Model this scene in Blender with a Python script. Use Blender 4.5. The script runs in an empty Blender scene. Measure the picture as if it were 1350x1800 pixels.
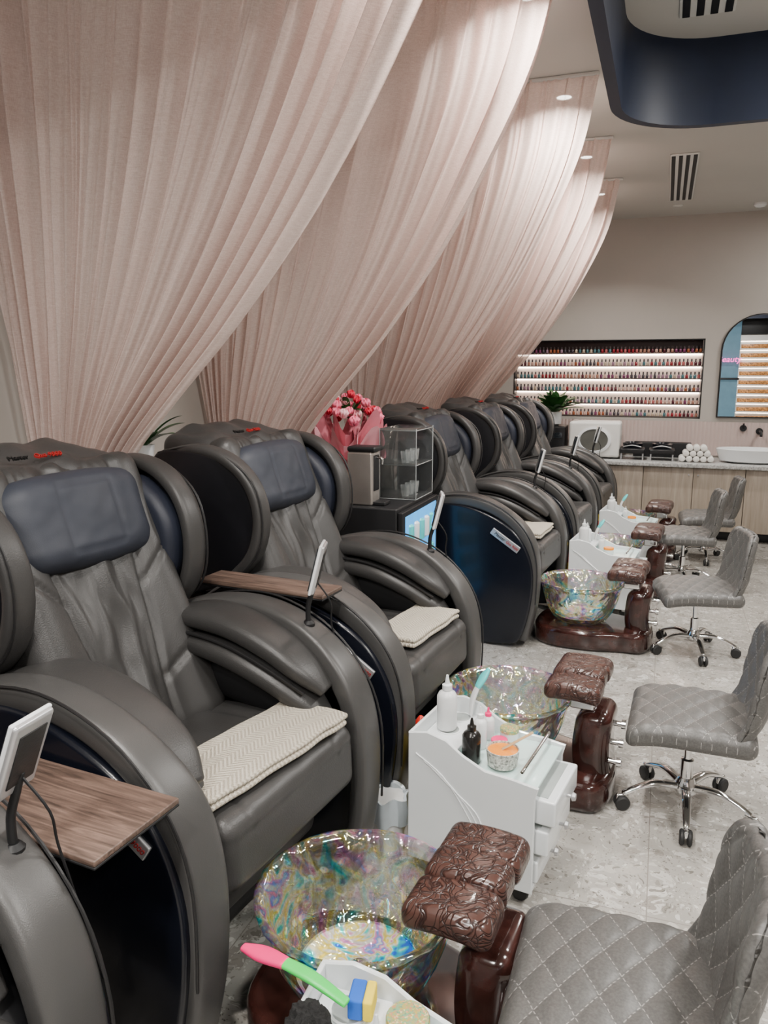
import bpy, bmesh, math, random
from mathutils import Vector, Matrix, noise, Euler
R=random.Random(7)
COL=bpy.context.scene.collection
rad=math.radians
# ------------------------------------------------------------------ helpers
def link(o): COL.objects.link(o); return o
def meta(o,label=None,cat=None,group=None,kind=None):
    if label: o["label"]=label
    if cat: o["category"]=cat
    if group: o["group"]=group
    if kind: o["kind"]=kind
    return o
def thing(name,loc,rz,label,cat,group=None):
    e=bpy.data.objects.new(name,None); e.empty_display_size=.05
    e.location=loc; e.rotation_euler=(0,0,rz); link(e)
    return meta(e,label,cat,group)
def place(o,parent,loc,rot):
    o.location=loc; o.rotation_euler=rot
    if parent: o.parent=parent
    return o
def mk(name,verts,faces,mat,parent=None,loc=(0,0,0),rot=(0,0,0),smooth=True,recalc=True,mats=None,midx=None,angle=None):
    me=bpy.data.meshes.new(name); me.from_pydata([tuple(v) for v in verts],[],faces); 
    if recalc:
        bm=bmesh.new(); bm.from_mesh(me); bmesh.ops.recalc_face_normals(bm,faces=bm.faces); bm.to_mesh(me); bm.free()
    if mats:
        for m in mats: me.materials.append(m)
        if midx:
            for p,i in zip(me.polygons,midx): p.material_index=i
    elif mat: me.materials.append(mat)
    if smooth:
        me.polygons.foreach_set("use_smooth",[True]*len(me.polygons))
        if angle: me.set_sharp_from_angle(angle=rad(angle))
    me.update()
    o=bpy.data.objects.new(name,me); link(o)
    return place(o,parent,loc,rot)
def rbox(name,size,r,mat,parent=None,loc=(0,0,0),rot=(0,0,0),n=(3,3,3),k=3,fn=None,puff=0):
    h=[s/2 for s in size]; r=min(r,min(h)*.999)
    ax=[]
    for a in range(3):
        inn=h[a]-r
        out=[inn+r*math.tan(math.pi/4*i/k) for i in range(1,k+1)]
        m=n[a]
        mid=[-inn+2*inn*i/m for i in range(m+1)] if inn>1e-4 else [0.0]
        ax.append([-v for v in reversed(out)]+mid+out)
    L=[len(a) for a in ax]; idx={}; verts=[]; faces=[]
    def V(i,j,l):
        key=(i,j,l)
        if key not in idx:
            p=Vector((ax[0][i],ax[1][j],ax[2][l]))
            q=Vector([max(-(h[a]-r),min(h[a]-r,p[a])) for a in range(3)])
            d=p-q; p=q+d.normalized()*r
            if puff:
                f=[1-(p[a]/h[a])**2 for a in range(3)]
                p=Vector((p.x,p.y,p.z+math.copysign(1,p.z)*puff*f[0]*f[1] if abs(p.z)>1e-5 else p.z))
            if fn: p=fn(p)
            idx[key]=len(verts); verts.append(p)
        return idx[key]
    for a in range(3):
        b,c=(a+1)%3,(a+2)%3
        for side in (0,L[a]-1):
            for i in range(L[b]-1):
                for j in range(L[c]-1):
                    q=[]
                    for di,dj in ((0,0),(1,0),(1,1),(0,1)):
                        t=[0,0,0]; t[a]=side; t[b]=i+di; t[c]=j+dj; q.append(V(*t))
                    faces.append(q if side else q[::-1])
    return mk(name,verts,faces,mat,parent,loc,rot,recalc=False)
def cr(P,res,closed=False):
    P=[tuple(p) for p in P]; n=len(P); out=[]
    rng=range(n) if closed else range(n-1)
    for i in rng:
        if closed: p0,p1,p2,p3=P[(i-1)%n],P[i],P[(i+1)%n],P[(i+2)%n]
        else: p0,p1,p2,p3=P[max(i-1,0)],P[i],P[i+1],P[min(i+2,n-1)]
        for s in range(res):
            t=s/res
            out.append(tuple(.5*((2*b)+(-a+c)*t+(2*a-5*b+4*c-d)*t*t+(-a+3*b-3*c+d)*t**3) for a,b,c,d in zip(p0,p1,p2,p3)))
    if not closed: out.append(P[-1])
    return out
def sweep(name,pts,w,h,mat,parent=None,side=(0,1,0),exp=2.6,seg=18,res=6,loc=(0,0,0),rot=(0,0,0),cap=.6,fn=None):
    n=len(pts)
    W=w if isinstance(w,(list,tuple)) else [w]*n
    H=h if isinstance(h,(list,tuple)) else [h]*n
    data=cr([tuple(p)+(a,b) for p,a,b in zip(pts,W,H)],res)
    P=[Vector(d[:3]) for d in data]; WH=[(d[3],d[4]) for d in data]
    S=Vector(side).normalized()
    fr=[]
    for i,p in enumerate(P):
        t=(P[min(i+1,len(P)-1)]-P[max(i-1,0)]).normalized()
        s=(S-t*S.dot(t))
        s=s.normalized() if s.length>1e-4 else Vector((1,0,0))
        fr.append((p,t,s,t.cross(s),WH[i][0],WH[i][1]))
    secs=[]
    def capsec(f,sgn,ang):
        p,t,s,u,a,b=f; c=min(a,b)/2*cap
        k=math.cos(ang)
        return (p+t*sgn*c*math.sin(ang),s,u,max(a-2*c*(1-k)*1.0 if a>2*c else a*k,.0005),max(b-2*c*(1-k) if b>2*c else b*k,.0005))
    for g in (80,55,28): secs.append(capsec(fr[0],-1,rad(g)))
    for f in fr: secs.append((f[0],f[2],f[3],f[4],f[5]))
    for g in (28,55,80): secs.append(capsec(fr[-1],1,rad(g)))
    verts=[];faces=[]
    for (p,s,u,a,b) in secs:
        for j in range(seg):
            th=2*math.pi*j/seg; c,q=math.cos(th),math.sin(th)
            x=math.copysign(abs(c)**(2/exp),c)*a/2; y=math.copysign(abs(q)**(2/exp),q)*b/2
            v=p+s*x+u*y
            if fn: v=fn(v)
            verts.append(v)
    for i in range(len(secs)-1):
        for j in range(seg):
            a=i*seg+j;b=i*seg+(j+1)%seg
            faces.append((a,b,b+seg,a+seg))
    faces.append(tuple(range(seg))); faces.append(tuple(range((len(secs)-1)*seg,len(secs)*seg)))
    return mk(name,verts,faces,mat,parent,loc,rot,angle=50)
def tube(name,pts,r,mat,parent=None,seg=10,res=4,**k):
    d=Vector(pts[-1])-Vector(pts[0])
    side=(0,1,0) if abs(d.normalized().y)<.8 else (1,0,0)
    if isinstance(r,(list,tuple)): w=[2*a for a in r]
    else: w=2*r
    return sweep(name,pts,w,w,mat,parent,side=side,exp=2,seg=seg,res=res,cap=.3,**k)
def lathe(name,prof,mat,parent=None,loc=(0,0,0),rot=(0,0,0),seg=32,fn=None,scale=(1,1),angle=40,closed_caps=True):
    verts=[];faces=[]
    for (r,z) in prof:
        for j in range(seg):
            th=2*math.pi*j/seg; v=Vector((r*math.cos(th)*scale[0],r*math.sin(th)*scale[1],z))
            if fn: v=fn(v,th)
            verts.append(v)
    for i in range(len(prof)-1):
        for j in range(seg):
            a=i*seg+j;b=i*seg+(j+1)%seg
            faces.append((a,b,b+seg,a+seg))
    if closed_caps:
        if prof[0][0]>1e-6: faces.append(tuple(range(seg))[::-1])
        if prof[-1][0]>1e-6: faces.append(tuple(range((len(prof)-1)*seg,len(prof)*seg)))
    o=mk(name,verts,faces,mat,parent,loc,rot,angle=angle,recalc=False)
    bm=bmesh.new(); bm.from_mesh(o.data); bmesh.ops.remove_doubles(bm,verts=bm.verts,dist=1e-5); bmesh.ops.recalc_face_normals(bm,faces=bm.faces); bm.to_mesh(o.data); bm.free()
    return o
def prism(name,outline,depth,mat,parent=None,loc=(0,0,0),rot=(0,0,0),plane='xz',bev=.01,res=0,segs=3,fn=None):
    pts=cr(outline,res,True) if res else outline
    bm=bmesh.new()
    def P(a,b,c):
        return (a,c,b) if plane=='xz' else ((a,b,c) if plane=='xy' else (c,a,b))
    A=[bm.verts.new(P(a,b,-depth/2)) for a,b in pts]; B=[bm.verts.new(P(a,b,depth/2)) for a,b in pts]
    n=len(pts); bm.faces.new(A); bm.faces.new(B[::-1])
    for i in range(n): bm.faces.new((A[i],B[i],B[(i+1)%n],A[(i+1)%n]))
    bmesh.ops.recalc_face_normals(bm,faces=bm.faces)
    bm.edges.ensure_lookup_table()
    if bev:
        sA,sB=set(A),set(B)
        ed=[e for e in bm.edges if (e.verts[0] in sA and e.verts[1] in sA) or (e.verts[0] in sB and e.verts[1] in sB)]
        bmesh.ops.bevel(bm,geom=ed,offset=bev,segments=segs,affect='EDGES',profile=.5)
    if fn:
        for v in bm.verts: v.co=fn(v.co)
    me=bpy.data.meshes.new(name); bm.to_mesh(me); bm.free(); me.materials.append(mat)
    me.polygons.foreach_set("use_smooth",[True]*len(me.polygons)); me.set_sharp_from_angle(angle=rad(35))
    o=bpy.data.objects.new(name,me); link(o)
    return place(o,parent,loc,rot)
def box(name,size,mat,parent=None,loc=(0,0,0),rot=(0,0,0),r=.003):
    return rbox(name,size,r,mat,parent,loc,rot,n=(1,1,1),k=2)
def text(name,body,size,mat,parent,loc,rot,ext=.0008,shear=0):
    cu=bpy.data.curves.new(name,'FONT'); cu.body=body; cu.size=size; cu.extrude=ext; cu.shear=shear; cu.align_x='CENTER'; cu.align_y='CENTER'
    t=bpy.data.objects.new(name,cu); link(t); bpy.context.view_layer.update()
    me=bpy.data.meshes.new_from_object(t.evaluated_get(bpy.context.evaluated_depsgraph_get()))
    bpy.data.objects.remove(t); me.materials.clear(); me.materials.append(mat)
    o=bpy.data.objects.new(name,me); link(o); return place(o,parent,loc,rot)
def copy_thing(root,loc,rz,label=None):
    def cp(o):
        c=o.copy(); COL.objects.link(c); return c
    nr=cp(root); nr.location=loc; nr.rotation_euler=(0,0,rz)
    if label: nr["label"]=label
    def rec(o,no):
        for ch in list(o.children):
            c=cp(ch); c.parent=no; rec(ch,c)
    rec(root,nr); return nr
# ------------------------------------------------------------------ materials
class NT:
    def __init__(s,name):
        s.m=bpy.data.materials.new(name); s.m.use_nodes=True; s.t=s.m.node_tree; s.b=s.t.nodes["Principled BSDF"]; s.out=s.t.nodes["Material Output"]
    def n(s,t,**k):
        x=s.t.nodes.new(t)
        for a,v in k.items():
            if a in x.inputs: x.inputs[a].default_value=v
            else: setattr(x,a,v)
        return x
    def l(s,a,b): s.t.links.new(a,b)
    def coord(s,scale=None,kind='Object'):
        c=s.n('ShaderNodeTexCoord'); o=c.outputs[kind]
        if scale:
            mp=s.n('ShaderNodeMapping'); mp.inputs['Scale'].default_value=scale; s.l(o,mp.inputs['Vector']); o=mp.outputs[0]
        return o
    def math(s,op,a,b=None,c=None):
        x=s.n('ShaderNodeMath'); x.operation=op
        for i,v in enumerate((a,b,c)):
            if v is None: continue
            if isinstance(v,(int,float)): x.inputs[i].default_value=v
            else: s.l(v,x.inputs[i])
        return x.outputs[0]
    def ramp(s,fac,stops,interp='LINEAR'):
        r=s.n('ShaderNodeValToRGB'); r.color_ramp.interpolation=interp
        e=r.color_ramp.elements
        while len(e)<len(stops): e.new(.5)
        for x,(p,c) in zip(e,stops): x.position=p; x.color=(*c,1) if len(c)==3 else c
        s.l(fac,r.inputs[0]); return r.outputs[0]
def P(name,col,rough=.5,metal=0,bump=None,var=None,coat=0,emis=None,trans=0,spec=.5,stretch=None,ior=1.45):
    k=NT(name); b=k.b
    b.inputs['Base Color'].default_value=(*col,1); b.inputs['Roughness'].default_value=rough; b.inputs['Metallic'].default_value=metal
    b.inputs['Coat Weight'].default_value=coat; b.inputs['Coat Roughness'].default_value=.08
    b.inputs['Transmission Weight'].default_value=trans; b.inputs['Specular IOR Level'].default_value=spec; b.inputs['IOR'].default_value=ior
    if emis: b.inputs['Emission Color'].default_value=(*emis[0],1); b.inputs['Emission Strength'].default_value=emis[1]
    co=k.coord(stretch)
    vs=var or (6,.06)
    nz=k.n('ShaderNodeTexNoise',Scale=float(vs[0]),Detail=4.0); k.l(co,nz.inputs['Vector'])
    lo=tuple(max(0,c*(1-vs[1]*2)) for c in col); hi=tuple(min(1,c*(1+vs[1]*2)) for c in col)
    k.l(k.ramp(nz.outputs['Fac'],[(.3,lo),(.7,hi)]),b.inputs['Base Color'])
    if bump:
        n2=k.n('ShaderNodeTexNoise',Scale=float(bump[0]),Detail=3.0); k.l(co,n2.inputs['Vector'])
        bp=k.n('ShaderNodeBump',Strength=bump[1],Distance=.004); k.l(n2.outputs['Fac'],bp.inputs['Height']); k.l(bp.outputs[0],b.inputs['Normal'])
    return k.m
def clearmat(name,tint,fac,rough=.03,haze=0):
    k=NT(name); tp=k.n('ShaderNodeBsdfTransparent'); tp.inputs[0].default_value=(*tint,1)
    g=k.n('ShaderNodeBsdfGlossy',Roughness=rough); fr=k.n('ShaderNodeFresnel',IOR=1.45)
    f=k.math('ADD',fr.outputs[0],fac); m=k.n('ShaderNodeMixShader'); k.l(f,m.inputs[0]); k.l(tp.outputs[0],m.inputs[1]); k.l(g.outputs[0],m.inputs[2])
    o=m.outputs[0]
    if haze:
        d=k.n('ShaderNodeBsdfDiffuse'); d.inputs[0].default_value=(.7,.72,.72,1); m2=k.n('ShaderNodeMixShader',Fac=haze); k.l(o,m2.inputs[1]); k.l(d.outputs[0],m2.inputs[2]); o=m2.outputs[0]
    k.l(o,k.out.inputs['Surface']); return k.m
leather=P('leather_grey',(.037,.0358,.035),.38,bump=(260,.18),var=(3,.08))
leather_lt=P('leather_sheen',(.066,.0645,.063),.35,metal=.2,bump=(400,.12),var=(3,.05))
leather_dk=P('leather_dark',(.014,.0135,.014),.42,bump=(260,.15))
navy_pillow=P('navy_fabric',(.024,.028,.040),.55,bump=(300,.1))
navy_pad=P('navy_pad',(.012,.015,.026),.5,bump=(120,.1))
blackgl=P('gloss_black',(.004,.005,.009),.26,coat=.08)
blackw=P('shell_black',(.006,.006,.008),.38)
blackm=P('matt_black',(.007,.007,.008),.5)
silver=P('silver_plate',(.50,.50,.51),.3,metal=.6)
chrome=P('chrome',(.8,.8,.8),.08,metal=1,var=(3,.0))
white=P('white_plastic',(.74,.76,.77),.22,coat=.3,var=(4,.01))
whitem=P('white_matt',(.66,.65,.62),.6,var=(4,.02))
redtxt=P('red_print',(.35,.015,.015),.5)
darktxt=P('dark_print',(.006,.006,.006),.5)
steel=P('steel',(.55,.50,.46),.3,metal=.8,bump=(60,.05))
clear=clearmat('clear_acrylic',(.96,.98,.98),.03,haze=.025)
cupm=clearmat('clear_cup',(.88,.9,.9),.10,.15,haze=.12)
glassdk=P('dark_glass',(.02,.025,.03),.05,coat=1)
rubber=P('rubber',(.015,.015,.015),.6)
def mk_curtain():
    k=NT('sheer_curtain')
    co=k.coord()
    w1=k.n('ShaderNodeTexNoise',Scale=1.0,Detail=2.0); mp=k.n('ShaderNodeMapping'); mp.inputs['Scale'].default_value=(500,500,40); k.l(co,mp.inputs[0]); k.l(mp.outputs[0],w1.inputs['Vector'])
    w2=k.n('ShaderNodeTexNoise',Scale=1.0,Detail=2.0); mp2=k.n('ShaderNodeMapping'); mp2.inputs['Scale'].default_value=(40,40,500); k.l(co,mp2.inputs[0]); k.l(mp2.outputs[0],w2.inputs['Vector'])
    s=k.math('MULTIPLY',k.math('ADD',w1.outputs['Fac'],w2.outputs['Fac']),.5)
    colr=k.ramp(s,[(.35,(.71,.56,.51)),(.65,(.89,.765,.715))])
    d=k.n('ShaderNodeBsdfDiffuse'); tr=k.n('ShaderNodeBsdfTranslucent'); tp=k.n('ShaderNodeBsdfTransparent')
    k.l(colr,d.inputs['Color']); k.l(k.ramp(s,[(.35,(.68,.52,.47)),(.65,(.86,.71,.65))]),tr.inputs['Color'])
    bp=k.n('ShaderNodeBump',Strength=.3,Distance=.003); k.l(s,bp.inputs['Height']); k.l(bp.outputs[0],d.inputs['Normal'])
    m1=k.n('ShaderNodeMixShader',Fac=.30); k.l(d.outputs[0],m1.inputs[1]); k.l(tr.outputs[0],m1.inputs[2])
    m2=k.n('ShaderNodeMixShader',Fac=.13); k.l(m1.outputs[0],m2.inputs[1]); k.l(tp.outputs[0],m2.inputs[2])
    k.l(m2.outputs[0],k.out.inputs['Surface']); return k.m
curt=mk_curtain()
def mk_terrazzo():
    k=NT('terrazzo'); co=k.coord()
    nz=k.n('ShaderNodeTexNoise',Scale=3.0,Detail=4.0); k.l(co,nz.inputs['Vector'])
    cur=k.ramp(nz.outputs['Fac'],[(.3,(.28,.265,.24)),(.7,(.37,.355,.325))])
    n2=k.n('ShaderNodeTexNoise',Scale=6.0,Detail=3.0); k.l(co,n2.inputs['Vector'])
    dm=k.n('ShaderNodeMix',data_type='RGBA',blend_type='ADD'); dm.inputs[0].default_value=.22; k.l(co,dm.inputs[6]); k.l(n2.outputs['Color'],dm.inputs[7])
    for sc,stops,den in ((13,[(.0,(.19,.17,.15)),(.25,(.37,.345,.31)),(.5,(.53,.51,.48)),(.8,(.24,.215,.19)),(1,(.60,.58,.55))],.42),(40,[(.0,(.12,.11,.095)),(.3,(.42,.40,.365)),(.7,(.56,.545,.51)),(1,(.20,.18,.16))],.5),(110,[(.0,(.08,.07,.06)),(.5,(.45,.43,.39)),(1,(.20,.18,.155))],.58)):
        v=k.n('ShaderNodeTexVoronoi',Scale=float(sc)); k.l(dm.outputs[2],v.inputs['Vector'])
        wn=k.n('ShaderNodeSeparateColor'); k.l(v.outputs['Color'],wn.inputs[0])
        cc=k.ramp(wn.outputs[0],stops)
        msk=k.math('MULTIPLY',k.math('GREATER_THAN',wn.outputs[1],den),k.math('LESS_THAN',v.outputs['Distance'],.45))
        mx=k.n('ShaderNodeMix',data_type='RGBA'); k.l(k.math('MULTIPLY',msk,.85),mx.inputs[0]); k.l(cur,mx.inputs[6]); k.l(cc,mx.inputs[7]); cur=mx.outputs[2]
    sep=k.n('ShaderNodeSeparateXYZ'); k.l(co,sep.inputs[0])
    jx=k.math('LESS_THAN',k.math('FRACT',k.math('MULTIPLY',sep.outputs[0],1/.6)),.006)
    jy=k.math('LESS_THAN',k.math('FRACT',k.math('MULTIPLY',sep.outputs[1],1/.6)),.006)
    j=k.math('MAXIMUM',jx,jy)
    mx=k.n('ShaderNodeMix',data_type='RGBA'); k.l(j,mx.inputs[0]); k.l(cur,mx.inputs[6]); mx.inputs[7].default_value=(.22,.2,.18,1)
    k.l(mx.outputs[2],k.b.inputs['Base Color']); k.b.inputs['Roughness'].default_value=.26
    return k.m
terr=mk_terrazzo()
wallm=P('wall_paint',(.41,.38,.345),.8,bump=(90,.05),var=(1,.02))
ceilm=P('ceiling_paint',(.53,.51,.475),.85,var=(1,.015))
pinkw=P('pink_beadboard',(.50,.395,.365),.55,var=(2,.03))
navy=P('navy_paint',(.009,.016,.040),.5)
def mk_wood(name,c1,c2,scale=(2,30,30),rough=.45):
    k=NT(name); co=k.coord(scale)
    n1=k.n('ShaderNodeTexNoise',Scale=1.0,Detail=8.0,Distortion=1.5); k.l(co,n1.inputs['Vector'])
    k.l(k.ramp(n1.outputs['Fac'],[(.3,c1),(.5,tuple((a+b)/2 for a,b in zip(c1,c2))),(.68,c2)]),k.b.inputs['Base Color'])
    k.b.inputs['Roughness'].default_value=rough
    bp=k.n('ShaderNodeBump',Strength=.15,Distance=.002); k.l(n1.outputs['Fac'],bp.inputs['Height']); k.l(bp.outputs[0],k.b.inputs['Normal'])
    return k.m
walnut=mk_wood('walnut',(.04,.026,.02),(.17,.11,.085),(4,55,55))
oak=mk_wood('pale_oak',(.27,.22,.17),(.41,.345,.28),(18,18,1.5))
stonetop=P('grey_stone',(.38,.38,.37),.3,var=(60,.25))
def mk_resin():
    k=NT('brown_resin'); co=k.coord()
    nz=k.n('ShaderNodeTexNoise',Scale=7.0,Detail=2.0); k.l(co,nz.inputs['Vector'])
    mx=k.n('ShaderNodeMix',data_type='RGBA',blend_type='ADD'); mx.inputs[0].default_value=.28; k.l(co,mx.inputs[6]); k.l(nz.outputs['Color'],mx.inputs[7])
    hs=[]
    for ang,sc in ((.5,(12,34,20)),(-.9,(34,11,20))):
        mp=k.n('ShaderNodeMapping'); mp.inputs['Scale'].default_value=sc; mp.inputs['Rotation'].default_value=(0,0,ang); k.l(mx.outputs[2],mp.inputs[0])
        v=k.n('ShaderNodeTexVoronoi',Scale=1.0,feature='DISTANCE_TO_EDGE'); k.l(mp.outputs[0],v.inputs['Vector'])
        hs.append(k.ramp(v.outputs['Distance'],[(0,(1,1,1)),(.08,(0,0,0))]))
    f=k.math('MAXIMUM',hs[0],hs[1])
    k.l(k.ramp(f,[(0,(.066,.028,.021)),(1,(.016,.006,.005))]),k.b.inputs['Base Color'])
    bp=k.n('ShaderNodeBump',Strength=.65,Distance=.003); bp.invert=True; k.l(f,bp.inputs['Height']); k.l(bp.outputs[0],k.b.inputs['Normal'])
    k.b.inputs['Roughness'].default_value=.28; k.b.inputs['Coat Weight'].default_value=.2; return k.m
resin=mk_resin()
resin_s=P('brown_gloss',(.030,.010,.008),.14,coat=.5,var=(14,.3))
def mk_irid(name,dif,lo,hi,sc=24.0):
    k=NT(name); co=k.coord()
    dn=k.n('ShaderNodeTexNoise',Scale=10.0,Detail=1.0); k.l(co,dn.inputs['Vector'])
    dmx=k.n('ShaderNodeMix',data_type='RGBA',blend_type='ADD'); dmx.inputs[0].default_value=.10; k.l(co,dmx.inputs[6]); k.l(dn.outputs['Color'],dmx.inputs[7])
    mp=k.n('ShaderNodeMapping'); mp.inputs['Scale'].default_value=(1,1,.55); k.l(dmx.outputs[2],mp.inputs[0])
    v=k.n('ShaderNodeTexVoronoi',Scale=sc,feature='SMOOTH_F1'); v.inputs['Smoothness'].default_value=.8; k.l(mp.outputs[0],v.inputs['Vector'])
    n=k.n('ShaderNodeTexNoise',Scale=8.0,Detail=2.0,Distortion=2.0); k.l(co,n.inputs['Vector'])
    hue=k.ramp(n.outputs['Fac'],[(.28,(.03,.18,.95)),(.36,(.02,.80,.75)),(.42,(.85,.92,.92)),(.48,(1,.80,.08)),(.53,(.90,.95,.95)),(.59,(.95,.28,.58)),(.65,(.20,.40,1)),(.72,(.88,.92,.92))])
    g=k.n('ShaderNodeBsdfGlossy',Roughness=.04); k.l(hue,g.inputs['Color'])
    d=k.n('ShaderNodeBsdfDiffuse'); k.l(hue,d.inputs['Color'])
    tp=k.n('ShaderNodeBsdfTransparent'); tp.inputs[0].default_value=(.90,.95,.95,1)
    bp=k.n('ShaderNodeBump',Strength=1.0,Distance=.016); k.l(v.outputs['Distance'],bp.inputs['Height'])
    k.l(bp.outputs[0],g.inputs['Normal'])
    m0=k.n('ShaderNodeMixShader',Fac=dif); k.l(g.outputs[0],m0.inputs[1]); k.l(d.outputs[0],m0.inputs[2])
    fr=k.n('ShaderNodeLayerWeight',Blend=.45); k.l(bp.outputs[0],fr.inputs['Normal'])
    f=k.ramp(fr.outputs['Facing'],[(.05,(lo,)*3),(.75,(hi,)*3)])
    m=k.n('ShaderNodeMixShader'); k.l(f,m.inputs[0]); k.l(tp.outputs[0],m.inputs[1]); k.l(m0.outputs[0],m.inputs[2])
    k.l(m.outputs[0],k.out.inputs['Surface']); return k.m
irid=mk_irid('iridescent_glass',.08,.26,.85)
irid_f=mk_irid('iridescent_floor',.5,.75,.9,60.0)
def mk_quilt(name,a,b,col=(.093,.090,.086),d=.085,asp=.62):
    k=NT(name); co=k.coord(); sep=k.n('ShaderNodeSeparateXYZ'); k.l(co,sep.inputs[0])
    A=sep.outputs[a]; B=k.math('MULTIPLY',sep.outputs[b],asp)
    def ln(o):
        f=k.math('FRACT',k.math('DIVIDE',k.math('ADD',o,10.0),d)); return k.math('LESS_THAN',k.math('ABSOLUTE',k.math('SUBTRACT',f,.5)),.016)
    m=k.math('MAXIMUM',ln(k.math('ADD',A,B)),ln(k.math('SUBTRACT',A,B)))
    dash=k.math('GREATER_THAN',k.math('FRACT',k.math('MULTIPLY',B,120)),.4); m=k.math('MULTIPLY',m,dash)
    n=k.n('ShaderNodeTexNoise',Scale=160.0,Detail=3.0); k.l(co,n.inputs['Vector'])
    base=k.ramp(n.outputs['Fac'],[(.35,tuple(c*.82 for c in col)),(.65,tuple(c*1.15 for c in col))])
    mx=k.n('ShaderNodeMix',data_type='RGBA'); k.l(m,mx.inputs[0]); k.l(base,mx.inputs[6]); mx.inputs[7].default_value=(.26,.25,.235,1)
    k.l(mx.outputs[2],k.b.inputs['Base Color']); k.b.inputs['Roughness'].default_value=.42
    bp=k.n('ShaderNodeBump',Strength=.15,Distance=.002); k.l(n.outputs['Fac'],bp.inputs['Height']); k.l(bp.outputs[0],k.b.inputs['Normal'])
    return k.m
quilt_s=mk_quilt('quilted_seat',0,1); quilt_b=mk_quilt('quilted_back',1,2)
def mk_towel():
    k=NT('cream_towel'); co=k.coord(); sep=k.n('ShaderNodeSeparateXYZ'); k.l(co,sep.inputs[0])
    z=k.math('PINGPONG',sep.outputs[0],.04)
    w=k.math('SINE',k.math('MULTIPLY',k.math('ADD',sep.outputs[1],z),400.0))
    n=k.n('ShaderNodeTexNoise',Scale=350.0,Detail=2.0); k.l(co,n.inputs['Vector'])
    s=k.math('ADD',k.math('MULTIPLY',w,.28),n.outputs['Fac'])
    k.l(k.ramp(s,[(.1,(.40,.34,.26)),(.75,(.72,.66,.55))]),k.b.inputs['Base Color']); k.b.inputs['Roughness'].default_value=.95
    bp=k.n('ShaderNodeBump',Strength=1.0,Distance=.006); k.l(s,bp.inputs['Height']); k.l(bp.outputs[0],k.b.inputs['Normal']); return k.m
towelm=mk_towel()
# ------------------------------------------------------------------ room
CZ=3.36; WY=9.15; WX=-2.5
def slab(name,lo,hi,mat):
    lo=Vector(lo);hi=Vector(hi); o=rbox(name,tuple(hi-lo),.001,mat,None,tuple((lo+hi)/2),n=(1,1,1),k=1); return meta(o,kind='structure')
slab('floor',(WX,-3.2,-.1),(5,WY,0),terr)
slab('ceiling',(WX,-3.2,CZ),(5,WY,CZ+.1),ceilm)
slab('wall_left',(WX-.1,-3.2,0),(WX,WY+.3,CZ),wallm)
slab('wall_right',(5,-3.2,0),(5.1,WY+.3,CZ),wallm)
NX0,NX1,NZ0,NZ1=-1.67,.39,1.22,2.08
def wall_with_hole():
    v=[];f=[]
    def bx(x0,x1,z0,z1,y0,y1):
        b=len(v)
        for y in (y0,y1):
            for (x,z) in ((x0,z0),(x1,z0),(x1,z1),(x0,z1)): v.append((x,y,z))
        for q in ((0,1,2,3),(7,6,5,4),(0,4,5,1),(1,5,6,2),(2,6,7,3),(3,7,4,0)): f.append(tuple(b+i for i in q))
    y0,y1=WY,WY+.2
    bx(WX,NX0,0,CZ,y0,y1); bx(NX1,5,0,CZ,y0,y1); bx(NX0,NX1,0,NZ0,y0,y1); bx(NX0,NX1,NZ1,CZ,y0,y1)
    o=mk('wall_back',v,f,wallm,smooth=False); meta(o,kind='structure')
wall_with_hole()
def ribs(name,length,z0,z1,horizontal_axis,pos,start,pitch=.04):
    n=int(length/pitch)*6; v=[];f=[]
    for i in range(n+1):
        t=i/n*length; d=.006+.008*abs(math.sin(math.pi*t/pitch))
        for z in (z0,z1):
            v.append((start+t,pos-d,z) if horizontal_axis=='x' else (pos+d,start+t,z))
    for i in range(n): f.append((2*i,2*i+2,2*i+3,2*i+1))
    o=mk(name,v,f,pinkw,recalc=False); meta(o,kind='structure')
ribs('trim_1',WY+3.2,0,1.22,'y',WX,-3.2)
ribs('trim_2',4.9,.82,1.19,'x',WY,WX)
slab('trim_3',(WX,-3.2,1.22),(WX+.05,WY,1.25),whitem)
slab('wall_front',(2.9,-3.3,0),(5,-3.2,CZ),wallm)
def ring():
    x0,x1,y0,y1=-.27,3.2,-2.6,4.45; r=.42; pts=[]
    for cx,cy,a0 in ((x1-r,y1-r,0),(x0+r,y1-r,90),(x0+r,y0+r,180),(x1-r,y0+r,270)):
        for i in range(13):
            a=rad(a0+90*i/12); pts.append((cx+r*math.cos(a),cy+r*math.sin(a)))
    n=len(pts);v=[];f=[]
    for i,(x,y) in enumerate(pts):
        a=Vector(pts[(i+1)%n])-Vector(pts[i-1]); nn=Vector((a.y,-a.x)).normalized()
        for off in (0,.05):
            for z in (2.96,CZ): v.append((x+nn.x*off,y+nn.y*off,z))
    for i in range(n):
        a=4*i;b=4*((i+1)%n)
        f+= [(a,b,b+1,a+1),(a+2,a+3,b+3,b+2),(a,a+2,b+2,b)]
    o=mk('trim_4',v,f,navy,angle=30); meta(o,kind='structure')
ring()
def vent(loc,w,l,k):
    t=thing('air_vent',loc,0,'white linear slot air vent recessed in the ceiling','vent','ceiling vents')
    rbox('vent_frame',(w,l,.012),.004,whitem,t,(0,0,-.006),n=(1,1,1),k=1)
    for i in range(k):
        rbox('slot',(w/k*.55,l*.97,.006),.002,blackm,t,(-w/2+w*(i+.5)/k,0,-.013),n=(1,1,1),k=1)
vent((.04,7.45,CZ),.21,1.7,4); vent((.08,3.75,CZ),.24,.8,4)
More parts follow.
